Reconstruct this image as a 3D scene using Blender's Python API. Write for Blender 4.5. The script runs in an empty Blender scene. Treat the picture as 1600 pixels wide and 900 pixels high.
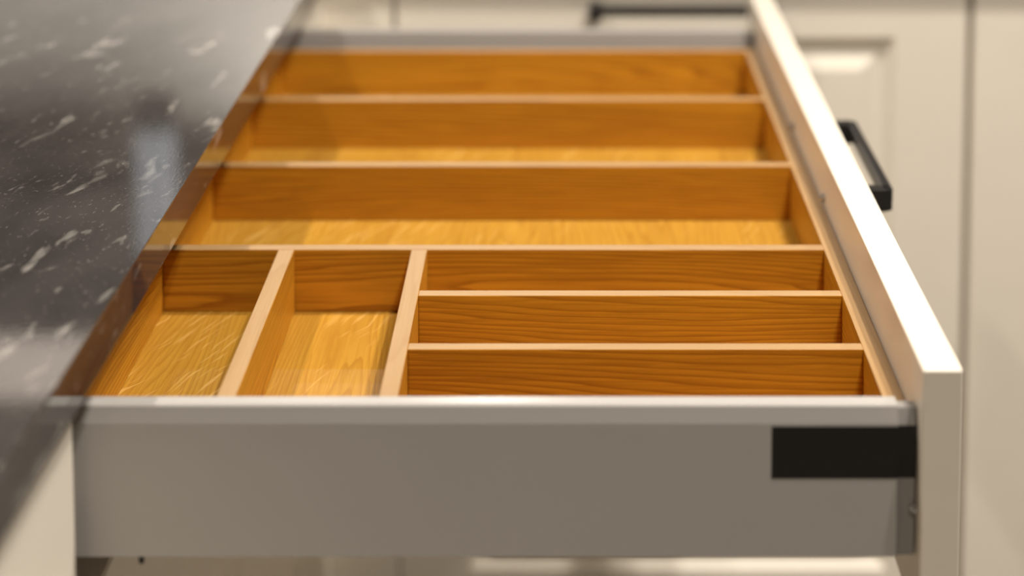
import bpy, bmesh, math, random
from mathutils import Vector, Matrix

random.seed(4)
S = bpy.context.scene
C = S.collection
R = math.radians

# ------------------------------------------------------------------ camera
CAMZ = 1.25
F_PX, HOR_X, HOR_Y = 3100.0, 875.0, -650.0          # focal length and vanishing point of the depth axis, px
PITCH = math.atan(F_PX / 30000.0)
PY = HOR_Y + F_PX * math.tan(PITCH)
cam_data = bpy.data.cameras.new('camera')
cam = bpy.data.objects.new('camera', cam_data)
C.objects.link(cam)
cam.location = (0, 0, CAMZ)
cam.rotation_euler = (math.pi / 2 - PITCH, 0, 0)
cam_data.sensor_fit = 'HORIZONTAL'
cam_data.sensor_width = 36
cam_data.lens = F_PX / 1600 * 36
cam_data.shift_x = (800 - HOR_X) / 1600
cam_data.shift_y = (PY - 450) / 1600
cam_data.clip_start = 0.01
cam_data.dof.use_dof = True
cam_data.dof.focus_distance = 1.19
cam_data.dof.aperture_fstop = 3.6
S.camera = cam

# ------------------------------------------------------------------ world, exposure
S.view_settings.view_transform = 'Standard'
S.view_settings.look = 'None'
S.view_settings.gamma = 1
S.view_settings.use_curve_mapping = False
S.view_settings.exposure = 0.0
W = bpy.data.worlds.new('world')
S.world = W
W.use_nodes = True
W.node_tree.nodes['Background'].inputs['Color'].default_value = (1.0, 0.95, 0.88, 1)
W.node_tree.nodes['Background'].inputs['Strength'].default_value = 0.05

# ceiling downlights: x, y, watts, label
CEIL = 2.5
SPOTS = [
    (0.47, 0.80, 17.0, 'round ceiling downlight above the near end of the open drawer'),
    (0.62, 1.50, 18.0, 'round ceiling downlight above the far half of the open drawer'),
    (1.30, 1.45, 9.0, 'round ceiling downlight right of the open drawer'),
    (-0.90, 1.40, 17.0, 'added round ceiling fill light above the long countertop, unseen'),  # fill lamp, unseen, added to lift the inner face of the drawer front
    (0.36, -0.50, 13.0, 'round ceiling downlight above the photographer, nearest to the camera'),
    (-0.19, 5.10, 18.0, 'round ceiling downlight far behind the drawer, glinting on its rim'),
    (-0.80, 5.95, 18.0, 'added round wall-wash light close to the middle of the back wall, unseen'),  # unseen lamp, added to brighten the wall mirrored in the granite
    (-1.80, 5.60, 13.0, 'added round wall-wash light close to the left part of the back wall, unseen'),  # added wall washer, placed outside the mirrored view to brighten that wall
    (1.70, 5.50, 18.0, 'added round wall-wash light close to the right part of the back wall, unseen'),  # added wall washer, unseen, completing the row that brightens the back wall
]

# ------------------------------------------------------------------ materials
def new_mat(name):
    m = bpy.data.materials.new(name)
    m.use_nodes = True
    nt = m.node_tree
    return m, nt, nt.nodes['Principled BSDF']

def N(nt, typ, **kw):
    n = nt.nodes.new(typ)
    for k, v in kw.items():
        if k.startswith('i_'):
            key = k[2:]
            key = int(key) if key.isdigit() else key.replace('_', ' ')
            n.inputs[key].default_value = v
        else:
            setattr(n, k, v)
    return n

def L(nt, a, b):
    nt.links.new(a, b)

def math_n(nt, op, a, b=None, clamp=False):
    n = nt.nodes.new('ShaderNodeMath')
    n.operation = op
    n.use_clamp = clamp
    for i, x in enumerate((a, b)):
        if x is None:
            continue
        if isinstance(x, (int, float)):
            n.inputs[i].default_value = x
        else:
            nt.links.new(x, n.inputs[i])
    return n.outputs[0]

def ramp(nt, fac, stops):
    r = nt.nodes.new('ShaderNodeValToRGB')
    e = r.color_ramp.elements
    while len(e) < len(stops):
        e.new(0.5)
    for i, (p, c) in enumerate(stops):
        e[i].position = p
        e[i].color = (c, c, c, 1) if isinstance(c, (int, float)) else (*c, 1)
    nt.links.new(fac, r.inputs[0])
    return r.outputs[0]

def mixc(nt, fac, a, b, blend='MIX'):
    n = nt.nodes.new('ShaderNodeMix')
    n.data_type = 'RGBA'
    n.blend_type = blend
    if isinstance(fac, (int, float)):
        n.inputs[0].default_value = fac
    else:
        nt.links.new(fac, n.inputs[0])
    for i, x in ((6, a), (7, b)):
        if isinstance(x, tuple):
            n.inputs[i].default_value = (*x, 1)
        else:
            nt.links.new(x, n.inputs[i])
    return n.outputs[2]

def noise(nt, vec, scale, detail=2.0, rough=0.5, dist=0.0):
    n = N(nt, 'ShaderNodeTexNoise')
    n.inputs['Scale'].default_value = scale
    n.inputs['Detail'].default_value = detail
    n.inputs['Roughness'].default_value = rough
    n.inputs['Distortion'].default_value = dist
    nt.links.new(vec, n.inputs['Vector'])
    return n.outputs['Fac']

def mapping(nt, vec, scale=(1, 1, 1), rot=(0, 0, 0), loc=(0, 0, 0)):
    n = N(nt, 'ShaderNodeMapping')
    n.inputs['Scale'].default_value = scale
    n.inputs['Rotation'].default_value = rot
    n.inputs['Location'].default_value = loc
    nt.links.new(vec, n.inputs['Vector'])
    return n.outputs[0]

def rand_offset(nt, vec):
    oi = N(nt, 'ShaderNodeObjectInfo')
    cb = N(nt, 'ShaderNodeCombineXYZ')
    L(nt, math_n(nt, 'MULTIPLY', oi.outputs['Random'], 7.3), cb.inputs[0])
    L(nt, math_n(nt, 'MULTIPLY', oi.outputs['Random'], 23.1), cb.inputs[1])
    L(nt, math_n(nt, 'MULTIPLY', oi.outputs['Random'], 41.7), cb.inputs[2])
    va = N(nt, 'ShaderNodeVectorMath', operation='ADD')
    L(nt, vec, va.inputs[0])
    L(nt, cb.outputs[0], va.inputs[1])
    return va.outputs[0]

def oak(name, flecks=False, light=(0.64, 0.295, 0.018), dark=(0.27, 0.088, 0.003), contrast=0.66):
    m, nt, b = new_mat(name)
    tc = N(nt, 'ShaderNodeTexCoord')
    v = rand_offset(nt, tc.outputs['Object'])
    # growth rings: contour lines of a slow field stretched along the board (local X)
    slow = noise(nt, mapping(nt, v, (1.6, 14, 14)), 1.0, 1.0)
    fine = noise(nt, mapping(nt, v, (9, 120, 120)), 1.0, 2.0)
    sep = N(nt, 'ShaderNodeSeparateXYZ')
    L(nt, v, sep.inputs[0])
    ph = math_n(nt, 'ADD', math_n(nt, 'MULTIPLY', slow, 24.0),
                math_n(nt, 'ADD', math_n(nt, 'MULTIPLY', sep.outputs[2], 230.0 if not flecks else 0.0),
                       math_n(nt, 'MULTIPLY', sep.outputs[1], 40.0 if not flecks else 170.0)))
    ph = math_n(nt, 'ADD', ph, math_n(nt, 'MULTIPLY', fine, 1.5))
    fr = math_n(nt, 'FRACT', ph)
    rings = ramp(nt, fr, [(0.0, 0.0), (0.22, 0.55), (0.60, 0.95), (0.90, 1.0), (1.0, 0.0)])
    pores = noise(nt, mapping(nt, v, (16, 620, 620)), 1.0, 2.0, 0.6)
    pores = ramp(nt, pores, [(0.36, 0.0), (0.56, 1.0)])
    tone = noise(nt, mapping(nt, v, (2.5, 25, 25)), 1.0, 2.0)
    f = math_n(nt, 'MULTIPLY', rings, math_n(nt, 'ADD', math_n(nt, 'MULTIPLY', pores, 0.5), 0.5))
    f = math_n(nt, 'ADD', math_n(nt, 'MULTIPLY', f, contrast), math_n(nt, 'SUBTRACT', math_n(nt, 'MULTIPLY', tone, 0.7), 0.35 - (1 - contrast) * 0.62), True)
    col = mixc(nt, f, dark, light)
    if flecks:
        w = noise(nt, mapping(nt, v, (30, 30, 30)), 1.0, 1.0)
        vv = N(nt, 'ShaderNodeVectorMath', operation='ADD')
        cb = N(nt, 'ShaderNodeCombineXYZ')
        L(nt, math_n(nt, 'MULTIPLY', w, 0.012), cb.inputs[1])
        L(nt, v, vv.inputs[0]); L(nt, cb.outputs[0], vv.inputs[1])
        fl = noise(nt, mapping(nt, mapping(nt, vv.outputs[0], rot=(0, 0, R(20))), (20, 400, 100)), 1.0, 1.0)
        mask = noise(nt, mapping(nt, v, (9, 16, 9), loc=(3, 1, 2)), 1.0, 1.0)
        fl = math_n(nt, 'MULTIPLY', ramp(nt, fl, [(0.60, 0.0), (0.66, 1.0)]), ramp(nt, mask, [(0.42, 0.0), (0.58, 1.0)]))
        col = mixc(nt, math_n(nt, 'MULTIPLY', fl, 0.55), col, (0.66, 0.40, 0.11))
    L(nt, col, b.inputs['Base Color'])
    b.inputs['Roughness'].default_value = 0.42
    b.inputs['Specular IOR Level'].default_value = 0.38
    bp = N(nt, 'ShaderNodeBump')
    bp.inputs['Strength'].default_value = 0.10
    bp.inputs['Distance'].default_value = 0.0006
    L(nt, pores, bp.inputs['Height'])
    L(nt, bp.outputs[0], b.inputs['Normal'])
    return m

def plain(name, col, rough=0.45, metal=0.0, spec=0.5, grain=0.0, gscale=300.0, var=0.03):
    m, nt, b = new_mat(name)
    tc = N(nt, 'ShaderNodeTexCoord')
    n = noise(nt, tc.outputs['Object'], 14.0, 3.0)
    c = mixc(nt, n, tuple(x * (1 - var) for x in col), tuple(min(1, x * (1 + var)) for x in col))
    L(nt, c, b.inputs['Base Color'])
    b.inputs['Roughness'].default_value = rough
    b.inputs['Metallic'].default_value = metal
    b.inputs['Specular IOR Level'].default_value = spec
    if grain:
        g = noise(nt, tc.outputs['Object'], gscale, 2.0)
        bp = N(nt, 'ShaderNodeBump')
        bp.inputs['Strength'].default_value = grain
        bp.inputs['Distance'].default_value = 0.0005
        L(nt, g, bp.inputs['Height'])
        L(nt, bp.outputs[0], b.inputs['Normal'])
    return m

MK = 1.1
def granite():
    m, nt, b = new_mat('black_granite')
    tc = N(nt, 'ShaderNodeTexCoord')
    v = tc.outputs['Object']
    wv = N(nt, 'ShaderNodeTexNoise')
    wv.inputs['Scale'].default_value = 9.0
    wv.inputs['Detail'].default_value = 2.0
    L(nt, v, wv.inputs['Vector'])
    sub = N(nt, 'ShaderNodeVectorMath', operation='SUBTRACT')
    L(nt, wv.outputs['Color'], sub.inputs[0])
    sub.inputs[1].default_value = (0.5, 0.5, 0.5)
    sc = N(nt, 'ShaderNodeVectorMath', operation='SCALE')
    L(nt, sub.outputs[0], sc.inputs[0])
    sc.inputs['Scale'].default_value = 0.028
    add = N(nt, 'ShaderNodeVectorMath', operation='ADD')
    L(nt, v, add.inputs[0]); L(nt, sc.outputs[0], add.inputs[1])
    rv = mapping(nt, add.outputs[0], rot=(0, 0, R(9.5)))       # streaks run along local Y of this frame
    st = noise(nt, mapping(nt, rv, (46, 12, 46), loc=(2.0, 3.1, 0)), 1.0, 3.0, 0.5)
    mask = noise(nt, mapping(nt, v, (5, 4, 5), loc=(MK, 0.4, 0)), 1.0, 2.0)
    big = math_n(nt, 'MULTIPLY', ramp(nt, st, [(0.615, 0.0), (0.70, 1.0)]), ramp(nt, mask, [(0.44, 0.0), (0.58, 1.0)]))
    st2 = noise(nt, mapping(nt, rv, (190, 42, 190), loc=(5, 2, 1)), 1.0, 2.0, 0.6)
    small = math_n(nt, 'MULTIPLY', ramp(nt, st2, [(0.64, 0.0), (0.74, 1.0)]), 0.42)
    sp = noise(nt, mapping(nt, rv, (700, 260, 700)), 1.0, 1.0)
    specks = math_n(nt, 'MULTIPLY', ramp(nt, sp, [(0.66, 0.0), (0.78, 1.0)]), 0.40)
    cloud = noise(nt, mapping(nt, rv, (16, 6, 16)), 1.0, 3.0)
    base = mixc(nt, ramp(nt, cloud, [(0.35, 0.0), (0.7, 1.0)]), (0.028, 0.025, 0.024), (0.062, 0.054, 0.050))
    f = math_n(nt, 'ADD', math_n(nt, 'ADD', big, small), specks, True)
    L(nt, mixc(nt, math_n(nt, 'MULTIPLY', f, 0.43), base, (0.58, 0.53, 0.47)), b.inputs['Base Color'])
    b.inputs['Roughness'].default_value = 0.035
    b.inputs['IOR'].default_value = 1.65
    bp = N(nt, 'ShaderNodeBump')
    bp.inputs['Strength'].default_value = 0.04
    bp.inputs['Distance'].default_value = 0.0003
    L(nt, sp, bp.inputs['Height'])
    L(nt, bp.outputs[0], b.inputs['Normal'])
    return m

def emit(name, col, strength):
    m, nt, b = new_mat(name)
    b.inputs['Base Color'].default_value = (*col, 1)
    b.inputs['Emission Color'].default_value = (*col, 1)
    b.inputs['Emission Strength'].default_value = strength
    return m

M = {
    'oak': oak('oak_board'),
    'oak_floor': oak('oak_base_board', flecks=True, light=(0.50, 0.265, 0.032), dark=(0.33, 0.144, 0.012), contrast=0.55),
    'oak_top_lit': oak('oak_top_sheen', light=(0.46, 0.29, 0.14), dark=(0.36, 0.205, 0.08), contrast=0.4),  # board tops only: paler oak with the light's sheen mixed into the colour
    'grey': plain('grey_powder_coated_steel', (0.46, 0.43, 0.40), 0.23, 0.0, 0.5, 0.08, 900),
    'grey_dark': plain('grey_plastic_bracket', (0.27, 0.25, 0.23), 0.5, 0.0, 0.4),
    'cap': plain('black_plastic', (0.010, 0.009, 0.008), 0.38, 0.0, 0.45),
    'black': plain('black_painted_metal', (0.025, 0.022, 0.020), 0.32, 0.3, 0.5),
    'chrome': plain('nickel_screw', (0.62, 0.62, 0.63), 0.25, 1.0),
    'cream': plain('cream_lacquer', (0.89, 0.81, 0.685), 0.38, 0.0, 0.45, 0.03, 60),
    'cream_edge': plain('pale_cream_lacquer', (0.84, 0.755, 0.63), 0.35, 0.0, 0.5),
    'carcass': plain('beige_carcass_board', (0.62, 0.55, 0.45), 0.5),
    'granite': granite(),
    'floor': plain('stone_floor', (0.24, 0.21, 0.18), 0.35, 0, 0.5, 0.05, 40, 0.12),
    'wall': plain('painted_wall', (0.66, 0.63, 0.59), 0.7, 0, 0.3, 0.05, 200),
    'ceiling': plain('painted_ceiling', (0.22, 0.215, 0.21), 0.8, 0, 0.3, 0.05, 200),
    'trim': plain('white_lamp_trim', (0.8, 0.8, 0.79), 0.4),
    'steel': emit('lit_frosted_glass', (0.86, 0.93, 1.0), 0.62),
    'lens': emit('lamp_lens', (1.0, 0.93, 0.82), 25.0),
    'panel_light': emit('panel_light_diffuser', (1.0, 0.86, 0.74), 1.5),
}

# ------------------------------------------------------------------ mesh helpers
def link(name, bm, mat, parent=None, bevel=0.0, seg=2, smooth=True):
    if bevel > 0:
        bmesh.ops.bevel(bm, geom=list(bm.edges), offset=bevel, segments=seg, profile=0.5, affect='EDGES', clamp_overlap=True)
    bmesh.ops.recalc_face_normals(bm, faces=list(bm.faces))
    me = bpy.data.meshes.new(name)
    bm.to_mesh(me)
    bm.free()
    me.materials.append(M[mat])
    o = bpy.data.objects.new(name, me)
    C.objects.link(o)
    if parent is not None:
        o.parent = parent
        o.matrix_parent_inverse = parent.matrix_world.inverted()
    return o

def add_box(bm, x0, x1, y0, y1, z0, z1):
    vs = [bm.verts.new(p) for p in ((x0, y0, z0), (x1, y0, z0), (x1, y1, z0), (x0, y1, z0),
                                    (x0, y0, z1), (x1, y0, z1), (x1, y1, z1), (x0, y1, z1))]
    for f in ((0, 3, 2, 1), (4, 5, 6, 7), (0, 1, 5, 4), (1, 2, 6, 5), (2, 3, 7, 6), (3, 0, 4, 7)):
        bm.faces.new([vs[i] for i in f])
    return vs

def box(name, mat, x0, x1, y0, y1, z0, z1, parent=None, bevel=0.0008, seg=2):
    """box part with its origin at its own base centre"""
    cx, cy = (x0 + x1) / 2, (y0 + y1) / 2
    bm = bmesh.new()
    add_box(bm, x0 - cx, x1 - cx, y0 - cy, y1 - cy, 0, z1 - z0)
    o = link(name, bm, mat, None, bevel, seg)
    o.location = (cx, cy, z0)
    if parent is not None:
        setparent(o, parent)
    return o

def setparent(o, p):
    wp = world_loc(p)
    o.parent = p
    o.location = Vector(o.location) - wp

def world_loc(p):
    v = Vector((0, 0, 0))
    while p is not None:
        v += Vector(p.location)
        p = p.parent
    return v

def extrude_x(name, mat, prof, x0, x1, parent=None, bevel=0.0):
    """profile of (y, z) points swept along X"""
    bm = bmesh.new()
    n = len(prof)
    a = [bm.verts.new((x0, y, z)) for y, z in prof]
    c = [bm.verts.new((x1, y, z)) for y, z in prof]
    bm.faces.new(a); bm.faces.new(list(reversed(c)))
    for i in range(n):
        bm.faces.new([a[i], a[(i + 1) % n], c[(i + 1) % n], c[i]])
    o = link(name, bm, mat, None, bevel)
    if parent is not None:
        setparent(o, parent)
    return o

def board(name, mat, p0, p1, thick, z0, z1, parent):
    """upright board between two plan points; its grain (local X) runs along its length"""
    p0, p1 = Vector((*p0, 0)), Vector((*p1, 0))
    d = p1 - p0
    l = d.length
    bm = bmesh.new()
    add_box(bm, -l / 2, l / 2, -thick / 2, thick / 2, 0, z1 - z0)
    o = link(name, bm, mat, None, 0.0006, 2)
    o.data.materials.append(M['oak_top_lit'])          # paler top faces, the sheen of light put into their colour
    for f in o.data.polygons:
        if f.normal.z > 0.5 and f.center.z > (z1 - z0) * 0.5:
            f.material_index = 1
    m = (p0 + p1) / 2
    o.location = (m.x, m.y, z0)
    o.rotation_euler = (0, 0, math.atan2(d.y, d.x))
    setparent(o, parent)
    return o

def thing(name, loc, label, cat, group=None):
    o = bpy.data.objects.new(name, None)
    C.objects.link(o)
    o.location = loc
    o.empty_display_size = 0.05
    tag(o, label, cat, group)
    return o

def tag(o, label, cat, group=None):
    o['label'] = label
    o['category'] = cat
    if group:
        o['group'] = group
    return o

def struct(o):
    o['kind'] = 'structure'
    return o

def raised_front(name, mat, w, h, t, parent, loc, rotz, margin=0.075):
    """cupboard front with a routed raised panel; local X width, -Y outwards, Z up, origin at bottom centre of the back"""
    bm = bmesh.new()
    rings = [(0.0, 0.0015), (0.0015, 0.0), (margin, 0.0), (margin + 0.003, 0.003), (margin + 0.010, 0.0075),
             (margin + 0.016, 0.0085), (margin + 0.034, 0.0010), (margin + 0.036, 0.0005)]
    prev = None
    back = [bm.verts.new(p) for p in ((-w / 2, 0, 0), (w / 2, 0, 0), (w / 2, 0, h), (-w / 2, 0, h))]
    bm.faces.new(back)
    prev = back
    for ins, dep in rings:
        y = -t + dep
        cur = [bm.verts.new(p) for p in ((-w / 2 + ins, y, ins), (w / 2 - ins, y, ins),
                                         (w / 2 - ins, y, h - ins), (-w / 2 + ins, y, h - ins))]
        for i in range(4):
            bm.faces.new([prev[i], prev[(i + 1) % 4], cur[(i + 1) % 4], cur[i]])
        prev = cur
    bm.faces.new(prev)
    o = link(name, bm, mat, None)
    o.location = loc
    o.rotation_euler = (0, 0, rotz)
    setparent(o, parent)
    return o

def handle_mesh(length, proj):
    """bow handle: flat bar on two tapered blade feet. local X along the bar, -Y outwards, Z up, bar top at z = 0"""
    bm = bmesh.new()
    hl = length / 2
    # bar
    add_box(bm, -hl + 0.004, hl - 0.004, -proj, -proj + 0.007, -0.010, 0.0)
    # feet
    for s in (-1, 1):
        pr = [(s * hl * 0.985, 0.0), (s * (hl - 0.014), 0.0), (s * (hl - 0.012), -proj + 0.004), (s * (hl - 0.004), -proj), (s * hl, -proj + 0.006)]
        a = [bm.verts.new((x, y, -0.016)) for x, y in pr]
        c = [bm.verts.new((x, y, 0.0)) for x, y in pr]
        bm.faces.new(a); bm.faces.new(list(reversed(c)))
        for i in range(5):
            bm.faces.new([a[i], a[(i + 1) % 5], c[(i + 1) % 5], c[i]])
    return bm

def cyl(bm, c, axis, r, l, seg=20, r2=None):
    m = Matrix.Translation(c) @ Vector((0, 0, 1)).rotation_difference(Vector(axis)).to_matrix().to_4x4()
    bmesh.ops.create_cone(bm, cap_ends=True, segments=seg, radius1=r, radius2=r if r2 is None else r2, depth=l, matrix=m)

def screw(name, c, axis, r, parent):
    bm = bmesh.new()
    cyl(bm, (0, 0, 0), axis, r, r * 0.8, 18)
    ax = Vector(axis)
    cyl(bm, ax * r * 0.62, axis, r * 0.8, r * 0.5, 18, r * 0.45)
    o = link(name, bm, 'chrome', None)
    o.location = c
    setparent(o, parent)
    return o

# ------------------------------------------------------------------ the room
struct(box('floor', 'floor', -3.6, 3.6, -2.6, 6.4, -0.1, 0.0, None, 0))
struct(box('ceiling', 'ceiling', -3.6, 3.6, -2.6, 6.4, CEIL, CEIL + 0.1, None, 0))
struct(box('wall_left', 'wall', -3.7, -3.6, -2.6, 6.4, 0, CEIL, None, 0))
struct(box('wall_right', 'wall', 3.6, 3.7, -2.6, 6.4, 0, CEIL, None, 0))
struct(box('wall_back', 'wall', -3.6, 3.6, 6.4, 6.5, 0, CEIL, None, 0))
struct(box('wall_front', 'wall', -3.6, 3.6, -2.7, -2.6, 0, CEIL, None, 0))

# ------------------------------------------------------------------ layout numbers
RIM = 0.830                       # top of the steel drawer sides
NEAR, FAR = 0.981, 1.855          # outer faces of the two drawer sides
FX0, FX1 = 0.1842, 0.2045         # drawer front, inner and outer face
CT_X, CT_TOP, CT_BOT = -0.2315, 0.884, 0.856
FACE = -0.247                     # plane of the closed fronts of this run
FARFACE = 2.035                   # plane of the doors of the far run
FTOP = 0.8535                     # top of every front

# ------------------------------------------------------------------ open drawer
dr = thing('drawer', (-0.05, (NEAR + FAR) / 2, 0.749), 'wide grey steel drawer with cream front, pulled open from under the countertop', 'drawer')

def side_profile(y, s):
    # s = +1 : outer face towards -Y (near side), -1 : mirrored
    pr = [(0.0, 0.749), (0.0, 0.8205), (0.0022, 0.8290), (0.0030, 0.8298), (0.0040, RIM), (0.0122, RIM), (0.0132, 0.8292), (0.0134, 0.822), (0.0134, 0.749)]
    return [(y + s * a, z) for a, z in pr]

sp = extrude_x('side_panel', 'grey', side_profile(NEAR, 1), -0.36, 0.1738, dr)
sp2 = extrude_x('side_panel', 'grey', side_profile(FAR, -1), -0.36, 0.1738, dr)
for side, y, s in ((sp, NEAR, 1), (sp2, FAR, -1)):
    pr = [(0.0012, 0.7495), (0.0012, 0.8195), (0.0042, 0.8275), (0.0124, 0.8275), (0.0128, 0.7495)]
    br = extrude_x('end_bracket', 'grey_dark', [(y + s * a, z) for a, z in pr], 0.1738, 0.1836, side)
    br['label'] = 'darker grey end bracket'
ya = NEAR - 0.0012
cc = box('cover_cap', 'cap', 0.1088, 0.1740, NEAR - 0.0002, NEAR + 0.0004, 1.25 - 0.4590, 1.25 - 0.4308, sp, 0.0003)
cc['label'] = 'black plastic cover cap'
c2 = box('cover_cap', 'cap', 0.1741, 0.1838, NEAR + 0.0009, NEAR + 0.0018, 1.25 - 0.4590, 1.25 - 0.4308, sp, 0.0003)
screw('adjusting_screw', (0.1830, NEAR - 0.0005, 1.25 - 0.4745), (0, -1, 0), 0.0026, sp)
for x in (-0.2172,):
    bm = bmesh.new()
    cyl(bm, (0, 0, 0), (0, 0, 1), 0.0016, 0.004, 14)
    cyl(bm, (0, 0, -0.002), (0, 0, 1), 0.0012, 0.002, 14)
    o = link('runner_pin', bm, 'black', None)
    o.location = (x, NEAR + 0.0022, 0.7475)
    setparent(o, sp)
box('bottom_panel', 'grey', -0.36, FX0 - 0.004, NEAR + 0.0134, FAR - 0.0134, 0.752, 0.765, dr)
box('back_panel', 'grey', -0.372, -0.3601, NEAR, FAR, 0.749, 0.822, dr)
fp = box('front_panel', 'cream_edge', FX0, FX1, 0.970, 1.915, 0.716, FTOP, dr, 0.0011, 3)
fp['label'] = 'cream lacquered front'
hy0, hy1 = 1.348, 1.530
hb = link('handle', handle_mesh(hy1 - hy0, 0.0285), 'black', None, 0.0008)
hb.location = (FX1, (hy0 + hy1) / 2, 0.8295)
hb.rotation_euler = (0, 0, R(90))
setparent(hb, fp)
hb['label'] = 'black bow handle'
for y in (1.345, 1.527):
    screw('screw', (FX0 - 0.001, y, 0.8248), (-1, 0, 0), 0.0030, fp)

# ------------------------------------------------------------------ oak cutlery tray
TZ0, TZF, TZ1 = 0.7655, 0.776, 0.818
XL, XR = -0.2645, 0.1768          # centre lines of the end boards
YN, YF = 1.007, 1.815
T = 0.010
tray = thing('cutlery_tray', (0, (YN + YF) / 2, TZ0), 'oak cutlery tray with dividers lying inside the open drawer', 'tray')
bm = bmesh.new()
ly, lx = (YF - YN) + T - 0.001, (XR - XL) + T - 0.001
add_box(bm, -ly / 2, ly / 2, -lx / 2, lx / 2, 0, TZF - TZ0)
bb = link('base_board', bm, 'oak_floor', None)
bb.location = ((XL + XR) / 2, (YN + YF) / 2, TZ0)
bb.rotation_euler = (0, 0, R(90))
setparent(bb, tray)
Z0 = TZF + 0.0001
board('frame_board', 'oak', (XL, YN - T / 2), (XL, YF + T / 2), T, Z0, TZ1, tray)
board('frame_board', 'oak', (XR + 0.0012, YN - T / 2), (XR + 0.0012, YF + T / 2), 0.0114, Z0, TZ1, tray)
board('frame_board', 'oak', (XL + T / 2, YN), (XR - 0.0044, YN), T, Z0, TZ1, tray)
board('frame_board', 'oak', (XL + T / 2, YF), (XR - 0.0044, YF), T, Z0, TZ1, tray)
D1, D2, D3 = 1.262, 1.449, 1.639
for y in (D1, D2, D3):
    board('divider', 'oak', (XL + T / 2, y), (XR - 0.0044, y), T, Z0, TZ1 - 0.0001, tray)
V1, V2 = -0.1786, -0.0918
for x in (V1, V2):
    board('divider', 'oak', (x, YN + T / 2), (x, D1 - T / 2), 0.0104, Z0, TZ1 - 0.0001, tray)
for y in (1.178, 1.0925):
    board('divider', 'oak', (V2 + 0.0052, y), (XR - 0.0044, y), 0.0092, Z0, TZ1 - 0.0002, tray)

# ------------------------------------------------------------------ run under the dark countertop
dc = thing('drawer_cabinet', (-0.55, 1.418, 0), 'cream base cabinet under the countertop that the open drawer slides out of', 'cabinet')
box('plinth', 'cream', -0.33, -0.31, 0.953, 1.883, 0.0, 0.105, dc)
box('side_panel', 'carcass', -0.83, FACE - 0.022, 0.953, 0.969, 0.105, CT_BOT, dc)
box('side_panel', 'carcass', -0.83, FACE - 0.022, 1.867, 1.883, 0.105, CT_BOT, dc)
box('bottom_panel', 'carcass', -0.83, FACE - 0.022, 0.9691, 1.8669, 0.105, 0.121, dc)
box('back_panel', 'carcass', -0.838, -0.8301, 0.953, 1.883, 0.105, CT_BOT, dc)
for z0, z1 in ((0.412, 0.7155), (0.109, 0.409)):
    raised_front('drawer_front', 'cream', 0.8956, z1 - z0, 0.020, dc, (FACE - 0.020, 1.418, z0), R(90))
for y in (0.9765, 1.8595):
    box('runner', 'black', -0.80, FACE - 0.024, y - 0.005, y + 0.005, 0.726, 0.748, dc)['label'] = 'dark steel runner'

nb = thing('base_cabinet', (-0.55, 0.5, 0), 'plain cream base cabinet under the near end of the countertop, bottom left', 'cabinet')
box('plinth', 'cream', -0.33, -0.31, 0.055, 0.951, 0.0, 0.105, nb)
box('body', 'carcass', -0.838, FACE - 0.022, 0.051, 0.951, 0.105, CT_BOT, nb)
box('front_panel', 'cream', FACE - 0.020, FACE, 0.054, 0.9665, 0.109, FTOP, nb, 0.0012, 3)

# corner filler, an upright L
bm = bmesh.new()
pts = [(FACE, 1.8695), (FACE, FARFACE), (-0.1752, FARFACE), (-0.1752, FARFACE + 0.02), (FACE - 0.02, FARFACE + 0.02), (FACE - 0.02, 1.8695)]
a = [bm.verts.new((x, y, 0.105)) for x, y in pts]
c = [bm.verts.new((x, y, FTOP)) for x, y in pts]
bm.faces.new(a); bm.faces.new(list(reversed(c)))
for i in range(6):
    bm.faces.new([a[i], a[(i + 1) % 6], c[(i + 1) % 6], c[i]])
pl = [(-0.310, 1.8835), (-0.310, 2.098), (-0.1752, 2.098), (-0.1752, 2.116), (-0.328, 2.116), (-0.328, 1.8835)]
cf = thing('corner_unit', (FACE, FARFACE, 0), 'narrow cream corner filler between the two cabinet runs', 'cabinet filler')
o = link('filler_panel', bm, 'cream', None, 0.001); setparent(o, cf)
bm = bmesh.new()
a = [bm.verts.new((x, y, 0.0)) for x, y in pl]
c = [bm.verts.new((x, y, 0.105)) for x, y in pl]
bm.faces.new(a); bm.faces.new(list(reversed(c)))
for i in range(6):
    bm.faces.new([a[i], a[(i + 1) % 6], c[(i + 1) % 6], c[i]])
o = link('plinth', bm, 'cream', None); setparent(o, cf)

# far run, doors facing the camera
def far_unit(x0, x1, label, handle_x):
    t = thing('base_cabinet', ((x0 + x1) / 2, FARFACE + 0.3, 0), label, 'cabinet', 'cabinets of the far run')
    box('body', 'carcass', x0, x1, FARFACE + 0.0215, FARFACE + 0.58, 0.105, CT_BOT, t)
    box('plinth', 'cream', x0, x1, FARFACE + 0.063, FARFACE + 0.081, 0, 0.105, t)
    d = raised_front('door', 'cream', x1 - x0 - 0.0065, FTOP - 0.121, 0.020, t, ((x0 + x1) / 2, FARFACE + 0.020, 0.121), 0)
    h = link('handle', handle_mesh(0.195, 0.0285), 'black', None, 0.0008)
    h.location = (handle_x, FARFACE, 0.8170)
    setparent(h, d)
    h['label'] = 'black bow handle'
    return t
far_unit(-0.1740, 0.4285, 'cream raised panel cabinet with black handle, straight behind the open drawer', 0.1273)
far_unit(0.4287, 1.0287, 'cream cabinet at the right picture edge, right of the raised panel cabinet', 0.7287)

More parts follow.
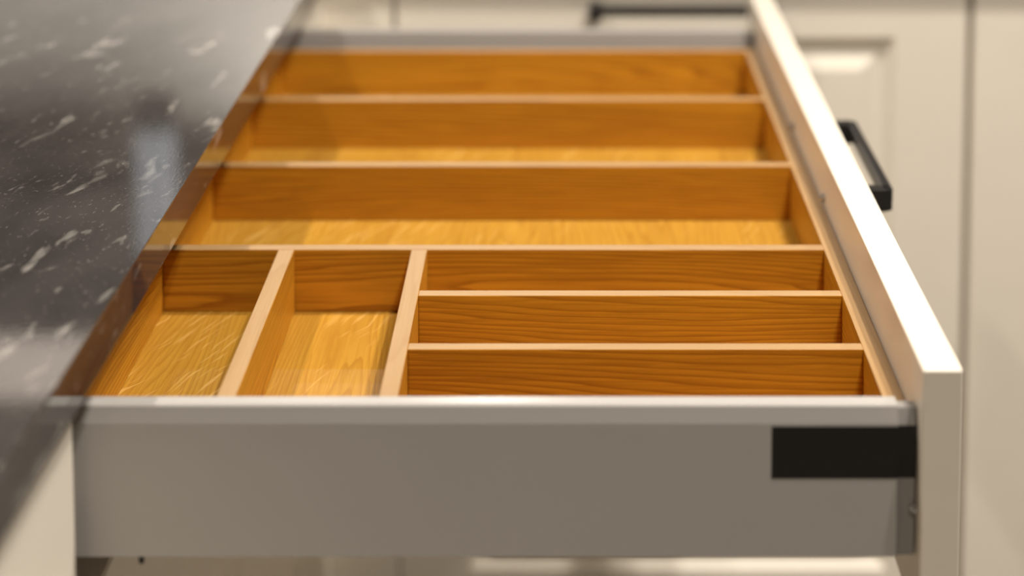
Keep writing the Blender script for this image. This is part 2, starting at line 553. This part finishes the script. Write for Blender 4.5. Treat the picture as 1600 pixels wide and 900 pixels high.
# L-shaped granite countertop
bm = bmesh.new()
pts = [(-0.86, -0.35), (CT_X, -0.35), (CT_X, FARFACE - 0.0165), (1.05, FARFACE - 0.0165), (1.05, FARFACE + 0.62), (-0.86, FARFACE + 0.62)]
a = [bm.verts.new((x, y, CT_BOT)) for x, y in pts]
c = [bm.verts.new((x, y, CT_TOP)) for x, y in pts]
bm.faces.new(a); bm.faces.new(list(reversed(c)))
for i in range(6):
    bm.faces.new([a[i], a[(i + 1) % 6], c[(i + 1) % 6], c[i]])
bmesh.ops.bevel(bm, geom=[e for e in bm.edges if all(v.co.z > CT_TOP - 0.001 for v in e.verts)], offset=0.0018, segments=3, profile=0.5, affect='EDGES')
ct = link('countertop', bm, 'granite', None)
tag(ct, 'polished black granite countertop with white streaks', 'countertop')

# ------------------------------------------------------------------ lamps of the room
def downlight(x, y, watts, label):
    t = thing('downlight', (x, y, CEIL), label, 'downlight', 'ceiling downlights')
    bm = bmesh.new()
    n = 32
    prof = [(0.034, -0.001), (0.036, -0.006), (0.046, -0.006), (0.048, -0.001), (0.048, 0.0), (0.034, 0.0)]
    rows = [[bm.verts.new((r * math.cos(2 * math.pi * k / n), r * math.sin(2 * math.pi * k / n), z)) for r, z in prof] for k in range(n)]
    for k in range(n):
        for j in range(6):
            bm.faces.new([rows[k][j], rows[k][(j + 1) % 6], rows[(k + 1) % n][(j + 1) % 6], rows[(k + 1) % n][j]])
    o = link('trim_ring', bm, 'trim', None); o.location = (x, y, CEIL); setparent(o, t)
    bm = bmesh.new()
    cyl(bm, (0, 0, -0.0015), (0, 0, 1), 0.0335, 0.003, 28)
    o = link('lens', bm, 'lens', None); o.location = (x, y, CEIL); setparent(o, t)
    ld = bpy.data.lights.new('downlight_lamp', 'AREA')
    ld.shape = 'DISK'
    ld.size = 0.060
    ld.energy = watts
    ld.color = (1.0, 0.935, 0.845)
    ld.spread = R(150)
    lo = bpy.data.objects.new('downlight_lamp', ld)
    C.objects.link(lo)
    lo.location = (x, y, CEIL - 0.008)

for s in SPOTS:
    downlight(*s)

pnl = thing('ceiling_panel', (-1.75, 4.85, CEIL), 'square ceiling light panel mirrored in the near end of the countertop', 'ceiling light')
box('frame', 'trim', -2.45, -1.02, 4.62, 5.06, CEIL - 0.012, CEIL - 0.0002, pnl, 0.002)
box('diffuser', 'panel_light', -2.42, -1.05, 4.65, 5.03, CEIL - 0.016, CEIL - 0.0121, pnl, 0.001)

pd = thing('pendant_lamp', (-0.94, 4.5, CEIL), 'lit glass tube pendant lamp with black collar, mirrored in the countertop', 'pendant lamp')
bm = bmesh.new(); cyl(bm, (0, 0, 0), (0, 0, 1), 0.044, 0.30, 28)
o = link('tube', bm, 'steel', None); o.location = (-0.94, 4.5, 1.925); setparent(o, pd)
bm = bmesh.new(); cyl(bm, (0, 0, 0), (0, 0, 1), 0.048, 0.075, 28)
o = link('collar', bm, 'cap', None); o.location = (-0.94, 4.5, 1.737); setparent(o, pd)
bm = bmesh.new(); cyl(bm, (0, 0, 0), (0, 0, 1), 0.004, CEIL - 2.075, 12)
o = link('cord', bm, 'cap', None); o.location = (-0.94, 4.5, (CEIL + 2.075) / 2); setparent(o, pd)
bm = bmesh.new(); cyl(bm, (0, 0, 0), (0, 0, 1), 0.05, 0.02, 24)
o = link('ceiling_rose', bm, 'trim', None); o.location = (-0.94, 4.5, CEIL - 0.0102); setparent(o, pd)
